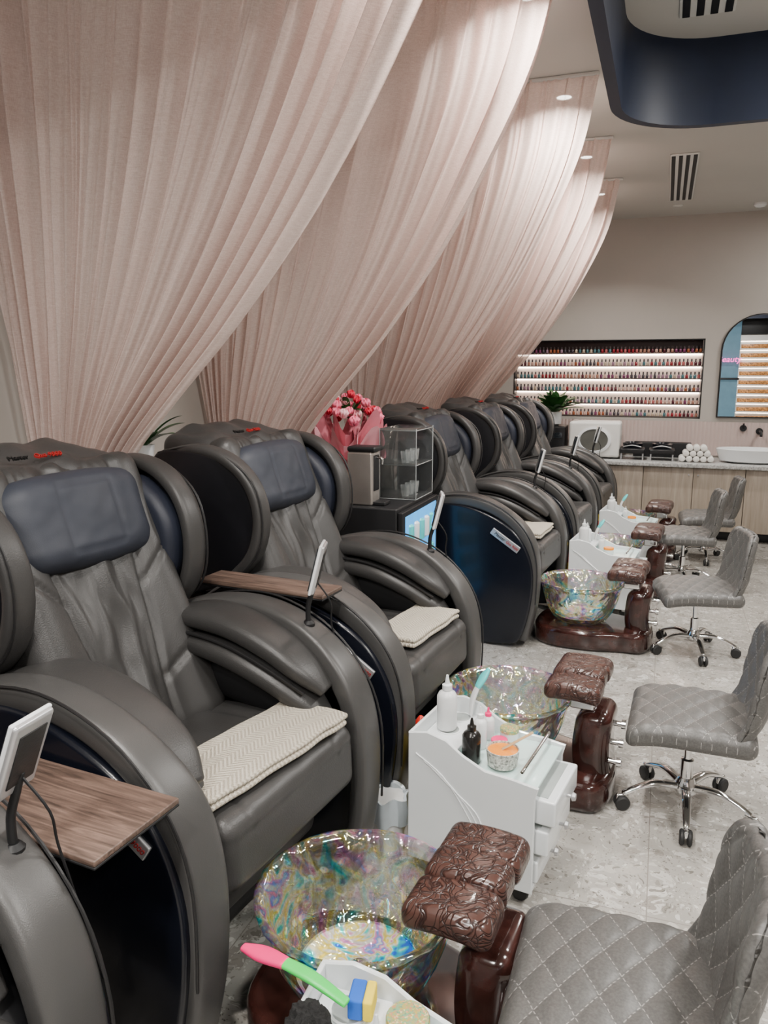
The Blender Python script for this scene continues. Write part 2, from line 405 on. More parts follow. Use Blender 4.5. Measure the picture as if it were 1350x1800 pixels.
def ringlight(x,y,lit=True,r=.045):
    t=thing('downlight',(x,y,CZ),0,'small round recessed ceiling downlight with white trim' if lit else 'round ceiling speaker disc, off','light','ceiling downlights' if lit else None)
    lathe('light_trim',[(r*1.35,0),(r*1.35,-.006),(r,-.008),(r,-.002)],whitem,t,seg=20)
    lathe('lamp_lens',[(0.0001,-.003),(r,-.003)],lens if lit else whitem,t,seg=20,closed_caps=False)
    if lit:
        L=bpy.data.lights.new('downlight_lamp','AREA'); L.shape='DISK'; L.size=.09; L.energy=34; L.color=(1,.95,.89); L.spread=rad(130)
        o=bpy.data.objects.new('downlight_lamp',L); link(o); o.location=(0,0,-.02); o.parent=t
lens=P('lamp_lens',(1,1,1),.5,emis=((1,.95,.88),25))
for y in (-.4,.95,2.3,3.7,5.05,6.45,7.8): ringlight(-.67,y)
ringlight(-.2,4.95,False,.05); ringlight(.02,8.6,False,.035)
rb=thing('smoke_detector',(.78,8.75,CZ),0,'white dome smoke detector on the ceiling','smoke detector')
lathe('detector_body',[(.06,0),(.06,-.02),(.04,-.04),(.0001,-.045)],white,rb,seg=20)
def area(x,y,s,e,col=(1,.965,.915),z=CZ-.03):  # fill lamp added out of view for soft even room light
    t=thing('fill_light',(x,y,z),0,'square ceiling light panel','light','added fill lights')
    rbox('fill_frame',(s+.06,s+.06,.02),.004,whitem,t,(0,0,.015),n=(1,1,1),k=1)
    L=bpy.data.lights.new('fill_lamp','AREA'); L.size=s; L.energy=e; L.color=col
    o=bpy.data.objects.new('fill_lamp',L); link(o); o.parent=t
for y in (-1.2,1.4,4.0): area(1.5,y,.45,105)
for y in (6.2,8.0): area(2.0,y,.5,46)
area(-.9,-1.2,.45,92)  # added fill behind the camera, brightens the near curtain
# ------------------------------------------------------------------ curtains
EDGE=[(3.36,-.47),(3.0,-.60),(2.63,-.83),(2.3,-1.08),(1.95,-1.40),(1.68,-1.69),(1.48,-1.90),(1.35,-1.99),(1.2,-2.03),(.95,-2.02),(.5,-1.98)]
def edge(z):
    P_=EDGE
    for i in range(len(P_)-1):
        if P_[i][0]>=z>=P_[i+1][0]:
            def m(j):
                if j==0: a,b=P_[0],P_[1]
                elif j>=len(P_)-1: a,b=P_[-2],P_[-1]
                else: a,b=P_[j-1],P_[j+1]
                return (b[1]-a[1])/(b[0]-a[0])
            z0,x0=P_[i];z1,x1=P_[i+1]; h=z1-z0; t=(z-z0)/h
            return (2*t**3-3*t*t+1)*x0+(t**3-2*t*t+t)*h*m(i)+(-2*t**3+3*t*t)*x1+(t**3-t*t)*h*m(i+1)
    return P_[-1][1]
def curtain(yt,yb,seed,dx=0,xl=-2.43,dxb=0):
    t=thing('curtain',(0,0,0),0,'sheer dusty-pink gathered drape swept back to the wall','curtain','pink swagged drapes')
    rr=random.Random(seed); ph=[rr.uniform(0,6.28) for _ in range(12)]
    NS,NZ=460,76
    K=16
    def pt(s,z):
        tz=max(0,min(1,(CZ-z)/(CZ-1.3)))
        e=edge(z)+dx*(1-tz)+dxb*tz
        x=xl+s*(e-xl)
        y=yt+(yb-yt)*tz
        a=2*math.pi*(K*s+.8*math.sin(5*s+ph[0])+.34*math.sin(15*s+ph[1])+.12*math.sin(2.5*z+ph[2]+2*s))
        am=(.031+.020*math.sin(8*s+ph[3])+.010*math.sin(19*s+ph[7]))*(1-.15*tz)
        q=1-2*(abs(math.sin(a/2))**(.75 if math.sin(a)>0 else 1.5))
        y+=am*q*(.45 if z>CZ-.08 else 1)
        a2=2*math.pi*(K*2.6*s+.8*math.sin(9*s+ph[4])+.15*math.sin(2.2*z+ph[5]))
        y+=.011*math.sin(a2)*(.5+.5*math.sin(5*s+1.3*z+ph[6]))
        a3=2*math.pi*(K*5*s+1.2*math.sin(7*s+ph[8])+.1*math.sin(3*z+ph[9]))
        y+=.0045*math.sin(a3)*(.5+.5*math.sin(11*s-2*z+ph[10]))
        x+=.014*math.cos(a)*(1-.5*tz)
        if z>CZ-.14: y+=.006*math.sin(2*math.pi*75*s)
        y+=.03*math.sin(1.7*z+4*s+ph[2])*tz
        zz=z-(.05*s*s*tz)
        return (x,y,zz)
    zs=[CZ-.075-(CZ-.075-.5)*i/NZ for i in range(NZ+1)]
    v=[];f=[]
    for z in zs:
        for j in range(NS+1): v.append(pt(j/NS,z))
    for i in range(NZ):
        for j in range(NS):
            a=i*(NS+1)+j; f.append((a,a+1,a+NS+2,a+NS+1))
    mk('drape',v,f,curt,t,recalc=False)
    v=[];f=[];NH=600
    for z in (CZ-.01,CZ-.03,CZ-.05,CZ-.078):
        for j in range(NH+1): 
            p=pt(j/NH,z); v.append((p[0],p[1]-.003,p[2]))
    for i in range(3):
        for j in range(NH):
            a=i*(NH+1)+j; f.append((a,a+1,a+NH+2,a+NH+1))
    mk('gathered_heading',v,f,curt,t,recalc=False)
    box('curtain_track',(abs(xl+.47)+.02+dx,.03,.015),whitem,t,((xl-.47+dx)/2,yt,CZ-.009))
    sweep('tieback',[(xl+.0,yb-.05,1.24),(xl+.2,yb-.07,1.22),(xl+.38,yb-.05,1.2)],.01,.06,curt,t,side=(0,1,0),seg=8)
curtain(2.2,2.5,1); curtain(3.46,3.9,2,dxb=.10,xl=-2.455); curtain(4.71,5.85,3,dxb=.14,dx=.02); curtain(5.97,7.1,4,dxb=.18,dx=.02); curtain(7.24,8.35,5,dxb=.18,dx=.02)
# ------------------------------------------------------------------ massage chair
def smooth(a,b,x):
    t=max(0,min(1,(x-a)/(b-a))); return t*t*(3-2*t)
def build_chair(loc,rz,label):
    c=thing('massage_chair',loc,rz,label,'massage chair','row of pedicure massage chairs')
    rbox('base',(.74,.64,.42),.06,blackm,c,(-.10,0,.23))
    rbox('back_shell',(.20,.72,1.25),.09,blackw,c,(-.46,0,.78),(0,rad(-17),0),n=(2,4,8))
    out=[(-.22,.84),(-.1,.9),(.1,.895),(.33,.81),(.46,.69),(.525,.52),(.52,.3),(.46,.07),(.36,.02),(.10,.02),(.0,.10),(-.12,.45),(-.2,.68)]
    rear=[(-.5,.06),(-.05,.06),(.02,.4),(-.05,.84),(-.3,.84),(-.5,.66),(-.56,.4)]
    for s in (-1,1):
        prism('side_panel',out,.05,blackgl,c,(0,s*.475,0),bev=.012,res=5)
        prism('rear_body',rear,.10,blackm,c,(0,s*.41,0),bev=.02,res=4)
        o=sweep('armrest',[(-.36,s*.415,.80),(-.2,s*.425,.885),(0,s*.43,.925),(.18,s*.43,.91),(.34,s*.425,.84),(.46,s*.415,.72),(.515,s*.412,.55),(.515,s*.412,.3),(.47,s*.412,.06)],
              [.10,.115,.115,.115,.12,.135,.135,.13,.12],[.06,.075,.075,.075,.075,.075,.07,.065,.06],leather_lt,c,exp=4,seg=28,res=7)
        o["label"]="smooth grey leather arched armrest shell"
        tube('piping',[(-.34,s*.483,.83),(-.2,s*.483,.913),(0,s*.486,.962),(.18,s*.486,.95),(.357,s*.484,.872),(.492,s*.48,.73),(.549,s*.48,.55),(.548,s*.48,.3)],.004,leather_dk,c,seg=6)
        y=s*.315
        sweep('arm_pad',[(-.20,y,.895),(-.05,y,.917),(.10,y,.903),(.24,y,.855),(.35,y,.79),(.42,y+s*.01,.73)],
              [.13,.18,.185,.175,.145,.08],[.05,.078,.082,.078,.065,.035],leather,c,exp=3,res=6,seg=24)
        sweep('arm_pad',[(-.20,y-s*.01,.81),(-.05,y-s*.015,.828),(.10,y-s*.022,.812),(.24,y-s*.018,.762),(.35,y-s*.01,.70),(.43,y,.635)],
              [.13,.17,.185,.175,.15,.08],[.055,.082,.085,.08,.068,.035],leather,c,exp=2.8,res=6,seg=24)
        sweep('pad_seam',[(-.18,y-s*.074,.863),(-.05,y-s*.088,.873),(.10,y-s*.094,.857),(.24,y-s*.088,.808),(.38,y-s*.062,.73)],.012,.012,leather_dk,c,res=5,seg=8)
        sweep('arm_housing',[(-.18,s*.345,.70),(.05,s*.345,.71),(.25,s*.345,.66),(.42,s*.345,.54)],[.1,.15,.15,.1],[.16,.18,.16,.12],blackm,c,res=4)
    def sf(p):
        q=p.copy()
        if q.z>0:
            q.z-=.008*math.exp(-((abs(q.y)-.22)/.008)**2); q.z+=.014*(1-(q.x/.34)**2)
            q.z+=.003*noise.noise(Vector((q.x*14,q.y*14,0)))
        if q.x>.25: q.x-=.006*math.exp(-((q.z-.05)/.006)**2)
        return q
    rbox('seat_cushion',(.64,.66,.21),.05,leather,c,(.215,0,.515),(0,rad(-2),0),n=(14,36,8),k=5,fn=sf)
    rbox('leg_rest',(.10,.58,.20),.045,leather,c,(.37,0,.34),(0,rad(12),0),n=(2,4,4))
    def bf(p):
        q=p.copy(); y,z=q.y,q.z
        if q.x>0:
            ay=abs(y); g=.145+.05*smooth(-.1,.4,z)-.05*smooth(0,-.4,z)
            q.x+=.032*smooth(.13,.25,ay)
            q.x-=.018*math.exp(-((ay-g)/.010)**2)
            q.x-=.014*math.exp(-(((z-.02)-(ay-.15)*.9)/.009)**2)*smooth(g-.01,g+.02,ay)
            q.x-=.014*math.exp(-(((z+.27)-(ay-.15)*.5)/.009)**2)*smooth(g-.01,g+.02,ay)
            m=1-smooth(g-.05,g,ay)
            wr=noise.noise(Vector((y*16+2*noise.noise(Vector((0,0,z*5))),z*3.2,3)))
            q.x+=m*(.030*wr-.012*abs(noise.noise(Vector((y*26,z*6,5)))))
        return q
    rbox('backrest',(.15,.64,.98),.06,leather,c,(-.235,0,1.00),(0,rad(-24),0),n=(2,60,60),k=4,fn=bf)
    def hf(p):
        q=p.copy(); q.z+=.026*noise.noise(Vector((q.x*9,q.y*9,2)))-.035*(q.y/.33)**2-.04*max(0,q.x/.15)**2; return q
    rbox('hood_flap',(.30,.66,.11),.05,leather,c,(-.50,0,1.445),(0,rad(8),0),n=(14,24,2),k=4,fn=hf)
    text('print','Master',.026,darktxt,c,(-.393,-.115,1.485),(rad(30),0,rad(90)),ext=.003,shear=.2)
    text('print','Qua 9000',.026,redtxt,c,(-.393,-.005,1.485),(rad(30),0,rad(90)),ext=.003,shear=.2)
    def pf(p):
        q=p.copy(); y,z=q.y,q.z
        q.x*=(1-.35*(abs(y)/.27)**3)
        q.z*=(1-.12*(abs(y)/.27)**2)
        if q.x>0:
            q.x-=.007*math.exp(-((max(abs(y)/.8,abs(z)*1.25)-.13)/.006)**2)
        q.x+=.014*noise.noise(Vector((y*6,z*6,q.x*4)))+.002*noise.noise(Vector((y*22,z*22,4)))
        return q
    rbox('head_pillow',(.16,.54,.31),.07,navy_pillow,c,(-.285,0,1.285),(0,rad(-20),0),n=(3,40,24),k=5,fn=pf)
    wo=[(-.60,1.41),(-.42,1.43),(-.27,1.395),(-.165,1.30),(-.125,1.16),(-.16,1.01),(-.26,.90),(-.38,.84),(-.50,.82),(-.58,.95),(-.66,1.25)]
    for s in (-1,1):
        def wf(v,s=s):
            q=Vector(v); q.y+=s*(-.04)*smooth(-.35,-.1,q.x); return q
        prism('wing_shell',wo,.045,blackw,c,(0,s*.395,0),bev=.015,res=4,fn=wf)
        rim=[(-.60,s*.375,1.40),(-.42,s*.375,1.43),(-.27,s*.37,1.395),(-.165,s*.36,1.30),(-.125,s*.355,1.16),(-.16,s*.36,1.01),(-.27,s*.37,.90),(-.38,s*.375,.85)]
        sweep('wing_rim',rim,[.06,.085,.09,.09,.09,.09,.085,.06],[.03,.045,.05,.05,.05,.05,.045,.03],leather,c,exp=3,seg=20)
        tube('piping',[(x+(.028 if i in (3,4,5) else .01),y_+s*.035,z+(.012 if i<4 else -.006)) for i,(x,y_,z) in enumerate(rim)],.004,leather_dk,c,seg=6)
        wl=[(-.36,1.37),(-.25,1.34),(-.175,1.25),(-.16,1.14),(-.19,1.03),(-.27,.95),(-.36,.93),(-.40,1.1)]
        prism('inner_bolster',wl,.10,navy_pad,c,(0,s*.315,0),bev=.035,res=4,segs=5)
    for s in (-1,1):
        rbox('name_plate',(.21,.012,.045),.004,silver,c,(.35,s*.503,.70),(0,rad(33),0),n=(1,1,1))
    R1=(rad(90),rad(33),0)
    text('print','Master',.028,darktxt,c,(.315,-.5105,.723),R1,shear=.2)
    text('print','Qua 9000',.022,redtxt,c,(.395,-.5105,.671),R1,shear=.2)
    tube('remote_stand',[(.30,.42,.90),(.30,.42,.965),(.315,.425,1.02),(.325,.43,1.06)],.009,blackm,c)
    lathe('remote_clamp',[(.022,0),(.022,.02),(.012,.03)],blackm,c,(.30,.42,.885),seg=14)
    ro=rbox('remote_screen',(.02,.10,.17),.008,silver,c,(.335,.43,1.10),(0,rad(14),rad(24)),n=(1,1,1))
    rbox('screen_rim',(.010,.104,.174),.004,white,ro,(-.004,0,0),n=(1,1,1))
    rbox('display',(.004,.092,.15),.002,glassdk,ro,(-.0115,0,0),n=(1,1,1),k=1)
    rbox('rear_cover',(.004,.07,.12),.002,leather_dk,ro,(.0105,0,0),n=(1,1,1),k=1)
    tube('remote_cable',[(.33,.43,1.05),(.37,.45,.98),(.36,.47,.90),(.38,.48,.80),(.42,.50,.6)],.003,blackm,c,seg=6)
    return c
CR=rad(-5)
L0="grey leather massage chair with glossy black side shell"
chair1=build_chair((-1.435,1.88,0),rad(-7),L0+", towel on seat")
chairs=[((-1.52,.60,0),L0),((-1.335,3.03,0),L0+" beside drinks fridge"),((-1.18,5.20,0),L0+" past the fridge"),((-1.07,6.47,0),L0),((-.98,7.72,0),L0+" by counter")]
for i,(p,l) in enumerate(chairs):
    nc=copy_thing(chair1,p,CR,l)
    if i==0:
        for ch in nc.children:
            if ch.name.startswith('remote'): ch.location=Vector(ch.location)+Vector((.07,.02,-.05))
            if ch.name.startswith('remote_screen'): ch.rotation_euler=(0,rad(22),rad(8))
def tray(x,y,z,l,w):
    t=thing('tray_table',(x,y,0),CR,'dark walnut side tray with black edge beside a massage chair','tray table','wood side trays')
    rbox('tray_top',(l,w,.014),.003,walnut,t,(0,0,z),n=(1,1,1),k=1)
    rbox('tray_underside',(l,w,.006),.002,blackm,t,(0,0,z-.010),n=(1,1,1),k=1)
    tube('support_arm',[(-.1,0,z-.01),(-.1,0,z-.15),(-.1,0,.02)],.012,blackm,t)
tray(-1.215,1.21,.81,.50,.25); tray(-1.34,2.455,.965,.54,.15)
def towel(x,y,z,l,w,rz,rx=0):
    def tf(p):
        q=p.copy(); q.z+=.008*noise.noise(Vector((q.x*9,q.y*9,x))); 
        q.x+=.006*noise.noise(Vector((q.y*8,3,x)))
        if abs(q.x)>w/2-.015: q.z*=.9
        return q
    t=thing('towel',(x,y,z),rz,'folded cream chevron-textured towel on the chair seat','towel','cream folded towels')
    rbox('upper_fold',(w,l,.02),.0095,towelm,t,(0,0,.03),(0,rx,0),n=(10,20,1),k=3,fn=tf)
    rbox('lower_fold',(w*.99,l*.985,.02),.0095,towelm,t,(.004,-.006,.011),(0,rx,0),n=(10,20,1),k=3,fn=tf)
towel(-1.06,1.83,.645,.60,.25,rad(-13),rad(-1.5)); towel(-.95,3.04,.645,.46,.22,rad(-9),rad(-1.5)); towel(-.80,5.23,.645,.4,.22,CR)
# ------------------------------------------------------------------ foot spa
def build_spa(loc):
    t=thing('foot_spa',loc,CR,'pedicure foot spa with iridescent hammered glass bowl on glossy brown base','foot spa','pedicure foot spas')
    pl=[(-.28,0),(-.25,-.17),(-.12,-.25),(.10,-.25),(.28,-.20),(.42,-.17),(.46,0),(.42,.17),(.28,.20),(.10,.25),(-.12,.25),(-.25,.17)]
    prism('spa_base',pl,.13,resin_s,t,(0,0,.065),plane='xy',bev=.03,res=4,segs=4)
    def rp(v,th):
        k=1+.02*noise.noise(Vector((math.cos(th)*5,math.sin(th)*5,v.z*16))); return Vector((v.x*k,v.y*k,v.z))
    prof=[(.13,.135),(.17,.15),(.20,.19),(.222,.235),(.238,.29),(.25,.345),(.262,.375),(.275,.385),(.276,.395),(.262,.40),(.245,.38),(.232,.345),(.218,.29),(.20,.235),(.18,.195),(.155,.165)]
    lathe('bowl',prof,irid,t,seg=96,fn=rp,angle=80,closed_caps=False)
    lathe('bowl_floor',[(.0001,.156),(.06,.157),(.12,.159),(.165,.170)],irid_f,t,seg=48,closed_caps=False)
    lathe('drain',[(.0001,.172),(.018,.172),(.028,.168),(.033,.160)],chrome,t,seg=24)
    def plf(p):
        q=p.copy(); q.x+=.05*((q.z/.2)**2)*(1 if q.z<0 else .5); return q
    rbox('pillar',(.15,.24,.36),.06,resin_s,t,(.36,.03,.21),n=(3,3,8),fn=plf,k=4)
    fr=(.29,.05,.485)
    for (dy,w,d,h,dz) in ((-.125,.225,.15,.075,0),(.0,.215,.125,.085,.008),(.125,.225,.15,.075,0)):
        def ff(p):
            q=p.copy(); q.z-=.9*q.x*q.x; return q
        rbox('foot_pad',(w,d,h),.03,resin,t,(fr[0],fr[1]+dy,fr[2]+dz),n=(8,6,2),k=4,fn=ff)
    rbox('footrest_bracket',(.10,.2,.06),.01,chrome,t,(.32,.04,.415),n=(1,1,1))
    for i,dz in enumerate((.18,.24,.30)):
        lathe('tap_knob',[(.012,0),(.012,.03),(.02,.032),(.02,.05),(.008,.054)],chrome,t,(.435,-.04+.05*i,dz),(0,rad(90),0),seg=14)
    return t
spa=build_spa((-.68,1.69,0))
for p in ((-.55,3.12,0),(-.43,5.02,0),(-.34,6.33,0),(-.26,7.58,0)): copy_thing(spa,p,CR)
# ------------------------------------------------------------------ stools
def build_stool(loc,rz,label):
    t=thing('swivel_stool',loc,rz,label,'stool','pedicurist stools')
    D=.085;A=.62
    def pufq(a,b):
        b*=A
        u=abs(math.sin(math.pi*((a+b+10)/D-.5))); v=abs(math.sin(math.pi*((a-b+10)/D-.5)))
        return (u*v)**.45
    def sf(p):
        q=p.copy()
        if q.z>0: q.z+=.008*pufq(q.x,q.y)-.008+.012*(1-(q.x/.23)**2)*(1-(q.y/.23)**2)
        q.z-=.03*max(0,q.x/.23)**3
        return q
    rbox('seat',(.46,.47,.09),.038,quilt_s,t,(0,0,.40),n=(60,60,2),k=4,fn=sf)
    def bf(p):
        q=p.copy()
        if q.x>0: q.x+=.008*pufq(q.y,q.z)-.008
        else: q.x-=.008*pufq(q.y,q.z)-.008
        z=q.z/.19
        q.y*=1-.16*max(0,z)**3
        q.x+=.05*(q.y/.22)**2-.05*(z*.5+.5)+.05*max(0,-z)**3
        return q
    rbox('backrest',(.06,.45,.42),.028,quilt_b,t,(-.235,0,.575),n=(2,60,52),k=4,fn=bf)
    rbox('under_plate',(.2,.2,.02),.008,blackm,t,(0,0,.35),n=(1,1,1))
    lathe('gas_lift',[(.025,.08),(.025,.22),(.014,.225),(.014,.35)],chrome,t,seg=18)
    lathe('hub',[(.035,.075),(.045,.09),(.042,.12),(.028,.145)],chrome,t,seg=20)
    tube('height_lever',[(0,0,.345),(.05,-.12,.34),(.06,-.2,.33)],.005,chrome,t,seg=6)
    for i in range(5):
        a=rad(72*i+20); c,s=math.cos(a),math.sin(a)
        lg=sweep('leg',[(.02*c,.02*s,.105),(.12*c,.12*s,.115),(.2*c,.2*s,.09),(.245*c,.245*s,.068)],[.04,.035,.03,.025],[.03,.024,.02,.018],chrome,t,side=(-s,c,0),seg=12,res=4)
        for sg in (-1,1):
            lathe('caster',[(.0001,-.009),(.024,-.009),(.03,-.004),(.03,.004),(.024,.009),(.0001,.009)],rubber,lg,(.25*c-s*.014*sg,.25*s+c*.014*sg,.03),(rad(90),0,a),seg=18)
        rbox('caster_hood',(.05,.016,.03),.007,chrome,lg,(.25*c,.25*s,.052),(0,0,a),n=(1,1,1))
    return t
LS='grey diamond-quilted swivel stool, low back, chrome five-star base'
st=build_stool((-.02,1.55,0),rad(180),LS)
for p,a in (((.18,3.08,0),178),((.27,5.0,0),190),((.23,6.70,0),184),((.44,7.6,0),182)): copy_thing(st,p,rad(a),LS)
# ------------------------------------------------------------------ carts
cartw=P('cart_white',(.70,.73,.74),.18,coat=.5,var=(4,.01)); deckm=P('cart_deck',(.54,.70,.67),.2,coat=.4,var=(4,.01))
wellg=P('well_grey',(.30,.33,.32),.4)
def build_cart(loc,rz,label):
    t=thing('pedicure_cart',loc,rz,label,'cart','white pedicure carts')
    side=[(-.23,.06),(.22,.06),(.22,.40),(.23,.44),(.15,.45),(.05,.455),(-.03,.49),(-.09,.53),(-.16,.545),(-.23,.53)]
    for s in (-1,1): 
        sp=prism('side_wall',side,.012,cartw,t,(0,s*.165,0),bev=.003,segs=1)
        for i in range(3):
            tube('molded_line',[(-.2+.03*i,s*.0075,.46-.02*i),(-.10+.02*i,s*.0075,.40-.02*i),(-.02+.02*i,s*.0075,.30),(.05,s*.0075,.18+.03*i)],.0022,white,sp,seg=6)
    rbox('end_wall',(.012,.33,.46),.004,cartw,t,(-.227,0,.30),n=(1,1,1))
    rbox('deck',(.44,.32,.012),.004,deckm,t,(0,0,.425),n=(1,1,1))
    rbox('raised_deck',(.15,.32,.02),.006,cartw,t,(-.145,0,.472),n=(1,1,1))
    for y in (-.11,0.,.11):
        lathe('cup_hole',[(.042,0),(.042,.004),(.036,.004),(.036,-.0)],white,t,(-.15,y,.481),seg=24)
        lathe('cup_well',[(.0001,.001),(.036,.001)],wellg,t,(-.15,y,.482),seg=24,closed_caps=False)
    tube('rail',[(.17,-.155,.475),(.17,0,.475),(.17,.155,.475)],.006,chrome,t)
    rbox('bottom_panel',(.44,.33,.02),.005,cartw,t,(0,0,.075),n=(1,1,1))
    for i,(z,h,op) in enumerate(((.345,.10,.05),(.235,.10,.03),(.125,.09,.0))):
        d=rbox('drawer',(.40,.29,h-.012),.008,cartw,t,(.03+op,0,z),n=(1,1,1))
        rbox('drawer_inside',(.34,.25,.004),.001,wellg,d,(0,0,(h-.012)/2),n=(1,1,1),k=1)
        lathe('knob',[(.006,0),(.006,.015),(.015,.02),(.012,.03),(.0001,.032)],silver,d,(.20,0,0),(0,rad(90),0),seg=14)
    for x in (-.18,.17):
        for y in (-.13,.13):
            lathe('caster',[(.0001,-.01),(.026,-.01),(.03,0),(.026,.01),(.0001,.01)],rubber,t,(x,y,.03),(rad(90),0,0),seg=16)
            rbox('caster_mount',(.03,.03,.03),.006,silver,t,(x,y,.055),n=(1,1,1))
    return t
LC='white acrylic pedicure cart with wavy sides and drawers'
cart=build_cart((-.50,2.47,0),rad(-8),LC+', orange bowl')
copy_thing(cart,(-.365,1.13,0),rad(2),LC)
copy_thing(cart,(-.33,5.72,0),rad(-6),LC); copy_thing(cart,(-.22,7.03,0),rad(-6),LC)
def cp(cx,cy,rz,x,y,z):
    c,s=math.cos(rz),math.sin(rz); return (cx+c*x-s*y,cy+s*x+c*y,z)
def col(name,c,r=.35,**k): return P(name,c,r,**k)
frost=col('frosted_plastic',(.66,.67,.67),.3); blk=col('black_plastic',(.012,.011,.010),.2); orange=col('orange_wax',(.85,.26,.01),.2)
pink=col('hot_pink',(.85,.01,.16)); green=col('lime_green',(.03,.60,.08)); blue=col('sponge_blue',(.01,.10,.50),.8); yellow=col('sponge_yellow',(.8,.6,.03),.8); red=col('red_plastic',(.55,.02,.01)); teal=col('teal_plastic',(.08,.55,.55))
woodst=mk_wood('spatula_wood',(.45,.27,.13),(.6,.4,.22),(4,60,60))
def glitter():
    k=NT('glitter'); co=k.coord(); v=k.n('ShaderNodeTexVoronoi',Scale=260.0); k.l(co,v.inputs['Vector'])
    s=k.n('ShaderNodeSeparateColor'); k.l(v.outputs['Color'],s.inputs[0])
    k.l(k.ramp(s.outputs[0],[(.0,(.1,.35,.25)),(.3,(.6,.45,.1)),(.6,(.2,.5,.3)),(.85,(.7,.3,.15)),(1,(.8,.75,.4))]),k.b.inputs['Base Color']); k.b.inputs['Roughness'].default_value=.3; k.b.inputs['Metallic'].default_value=.4; return k.m
glit=glitter()
def bottle(loc,r,h,mat,capmat,label,nozzle=True):
    t=thing('bottle',loc,0,label,'bottle')
    lathe('bottle_body',[(r*.9,0),(r,.006),(r,h*.72),(r*.8,h*.8),(r*.4,h*.86),(r*.4,h*.9)],mat,t,seg=24)
    lathe('bottle_cap',[(r*.5,h*.86),(r*.5,h*.97),(r*.25,h),(r*.12,h*1.18 if nozzle else h*1.01),(.0001,h*1.19 if nozzle else h*1.012)],capmat,t,seg=18)
    return t
A2=rad(-8)
def c2(x,y,z=.4835): return cp(-.5,2.47,A2,x,y,z)
bottle(c2(-.16,.0,.487),.036,.17,frost,white,'frosted squeeze bottle with white nozzle on a cart')
bottle(c2(-.03,-.09,.432),.032,.135,blk,blk,'black squeeze bottle with pointed nozzle on a cart')
bottle(c2(-.04,.02,.432),.024,.13,white,white,'small white lotion bottle on a cart')
bottle(c2(-.04,.10,.432),.024,.10,frost,pink,'small clear bottle with pink cap on a cart')
def jar(loc,r,h,body,lid,label,name='jar'):
    t=thing(name,loc,0,label,'jar')
    lathe('jar_body',[(r*.92,0),(r,.004),(r,h*.75)],body,t,seg=28); lathe('lid',[(r*1.04,h*.7),(r*1.04,h*.95),(r*.98,h),(.0001,h)],lid,t,seg=28)
jar(c2(.035,.12,.432),.033,.05,white,glit,'small white jar with green glitter lid on a cart')
jar(c2(.02,.055,.432),.028,.03,white,pink,'shallow white jar with pink lid')
def bowl(loc):
    t=thing('wax_bowl',loc,0,'small grey bowl filled with orange scrub on a cart','bowl')
    bm_=P('speckled_bowl',(.42,.42,.38),.4,var=(120,.4))
    lathe('bowl_body',[(.035,0),(.05,.01),(.056,.065),(.052,.065),(.049,.048),(.0001,.048)],bm_,t,seg=28)
    lathe('orange_scrub',[(.0001,.062),(.03,.061),(.051,.059)],orange,t,seg=28,closed_caps=False)
    s=thing('spatula',(loc[0],loc[1],loc[2]+.062),0,'wooden spatula resting in the orange bowl','spatula')
    rbox('spatula_stick',(.12,.014,.003),.0015,woodst,s,(.045,.02,.028),(0,rad(-28),rad(25)),n=(3,1,1))
bowl(c2(.075,-.07,.432))
def brush(loc,rot,m1,m2,label,L=.2):
    t=thing('foot_brush',loc,0,label,'brush'); t.rotation_euler=rot
    sweep('brush_handle',[(0,0,0),(L*.35,0,.012),(L*.7,0,.008)],[.022,.03,.026],[.012,.014,.012],m1,t,res=6)
    sweep('brush_grip',[(L*.62,0,.009),(L*.85,0,.0),(L*1.05,0,-.01)],[.03,.04,.02],[.016,.018,.012],m2,t,res=6)
brush(c2(-.12,.13,.495),(0,rad(-70),rad(40)),frost,teal,'teal-tipped foot file standing in a cart',.17)
brush((-.505,1.185,.548),(0,rad(-6),rad(170)),green,pink,'pink and green foot brush lying on a cart',.24)
sp=thing('sponge',(-.488,1.235,.515),rad(10),'blue and yellow block sponge on a cart','sponge')
rbox('blue_half',(.03,.06,.045),.005,blue,sp,(-.012,0,0)); rbox('yellow_half',(.02,.06,.045),.005,yellow,sp,(.013,0,0))
jar((-.395,1.235,.432),.042,.075,white,glit,'white jar with gold glitter lid on a cart')
bottle((-.435,1.165,.432),.024,.11,frost,frost,'clear pump bottle on a cart')
pm=thing('pompom',(-.555,1.12,.489),0,'fluffy black puff on a cart','puff')
def pmf(v,th): 
    k=1+.15*noise.noise(v*120); return v*k
lathe('puff_ball',[(.045*math.sin(rad(a))+.0001,.044-.045*math.cos(rad(a))) for a in range(0,181,9)],P('black_fluff',(.01,.01,.01),1,bump=(200,1)),pm,seg=48,fn=pmf)
for cx,cy,a in ((-.33,5.72,rad(-6)),(-.22,7.03,rad(-6))):
    bottle(cp(cx,cy,a,-.15,-.06,.487),.035,.16,frost,white,'white squeeze bottle on a cart')
    bottle(cp(cx,cy,a,-.15,.06,.487),.03,.12,white,white,'white lotion bottle on a cart')
    bottle(cp(cx,cy,a,-.04,.05,.432),.022,.1,frost,white,'small frosted bottle on a cart')
    jar(cp(cx,cy,a,.03,-.05,.432),.035,.05,white,orange,'white jar of orange scrub on a cart')
    brush(cp(cx,cy,a,-.1,.12,.495),(0,rad(-70),rad(30)),frost,teal,'teal-tipped foot file standing in a cart',.15)
    bottle(cp(cx,cy,a,-.285,-.08,.0),.045,.42,yellow,red,'yellow spray bottle beside a cart',False)
    bottle(cp(cx,cy,a,-.285,.03,.0),.04,.47,red,yellow,'red spray bottle beside a cart',False)
bottle(c2(-.285,.05,.0),.04,.48,yellow,red,'yellow spray bottle with red cap beside a cart',False)
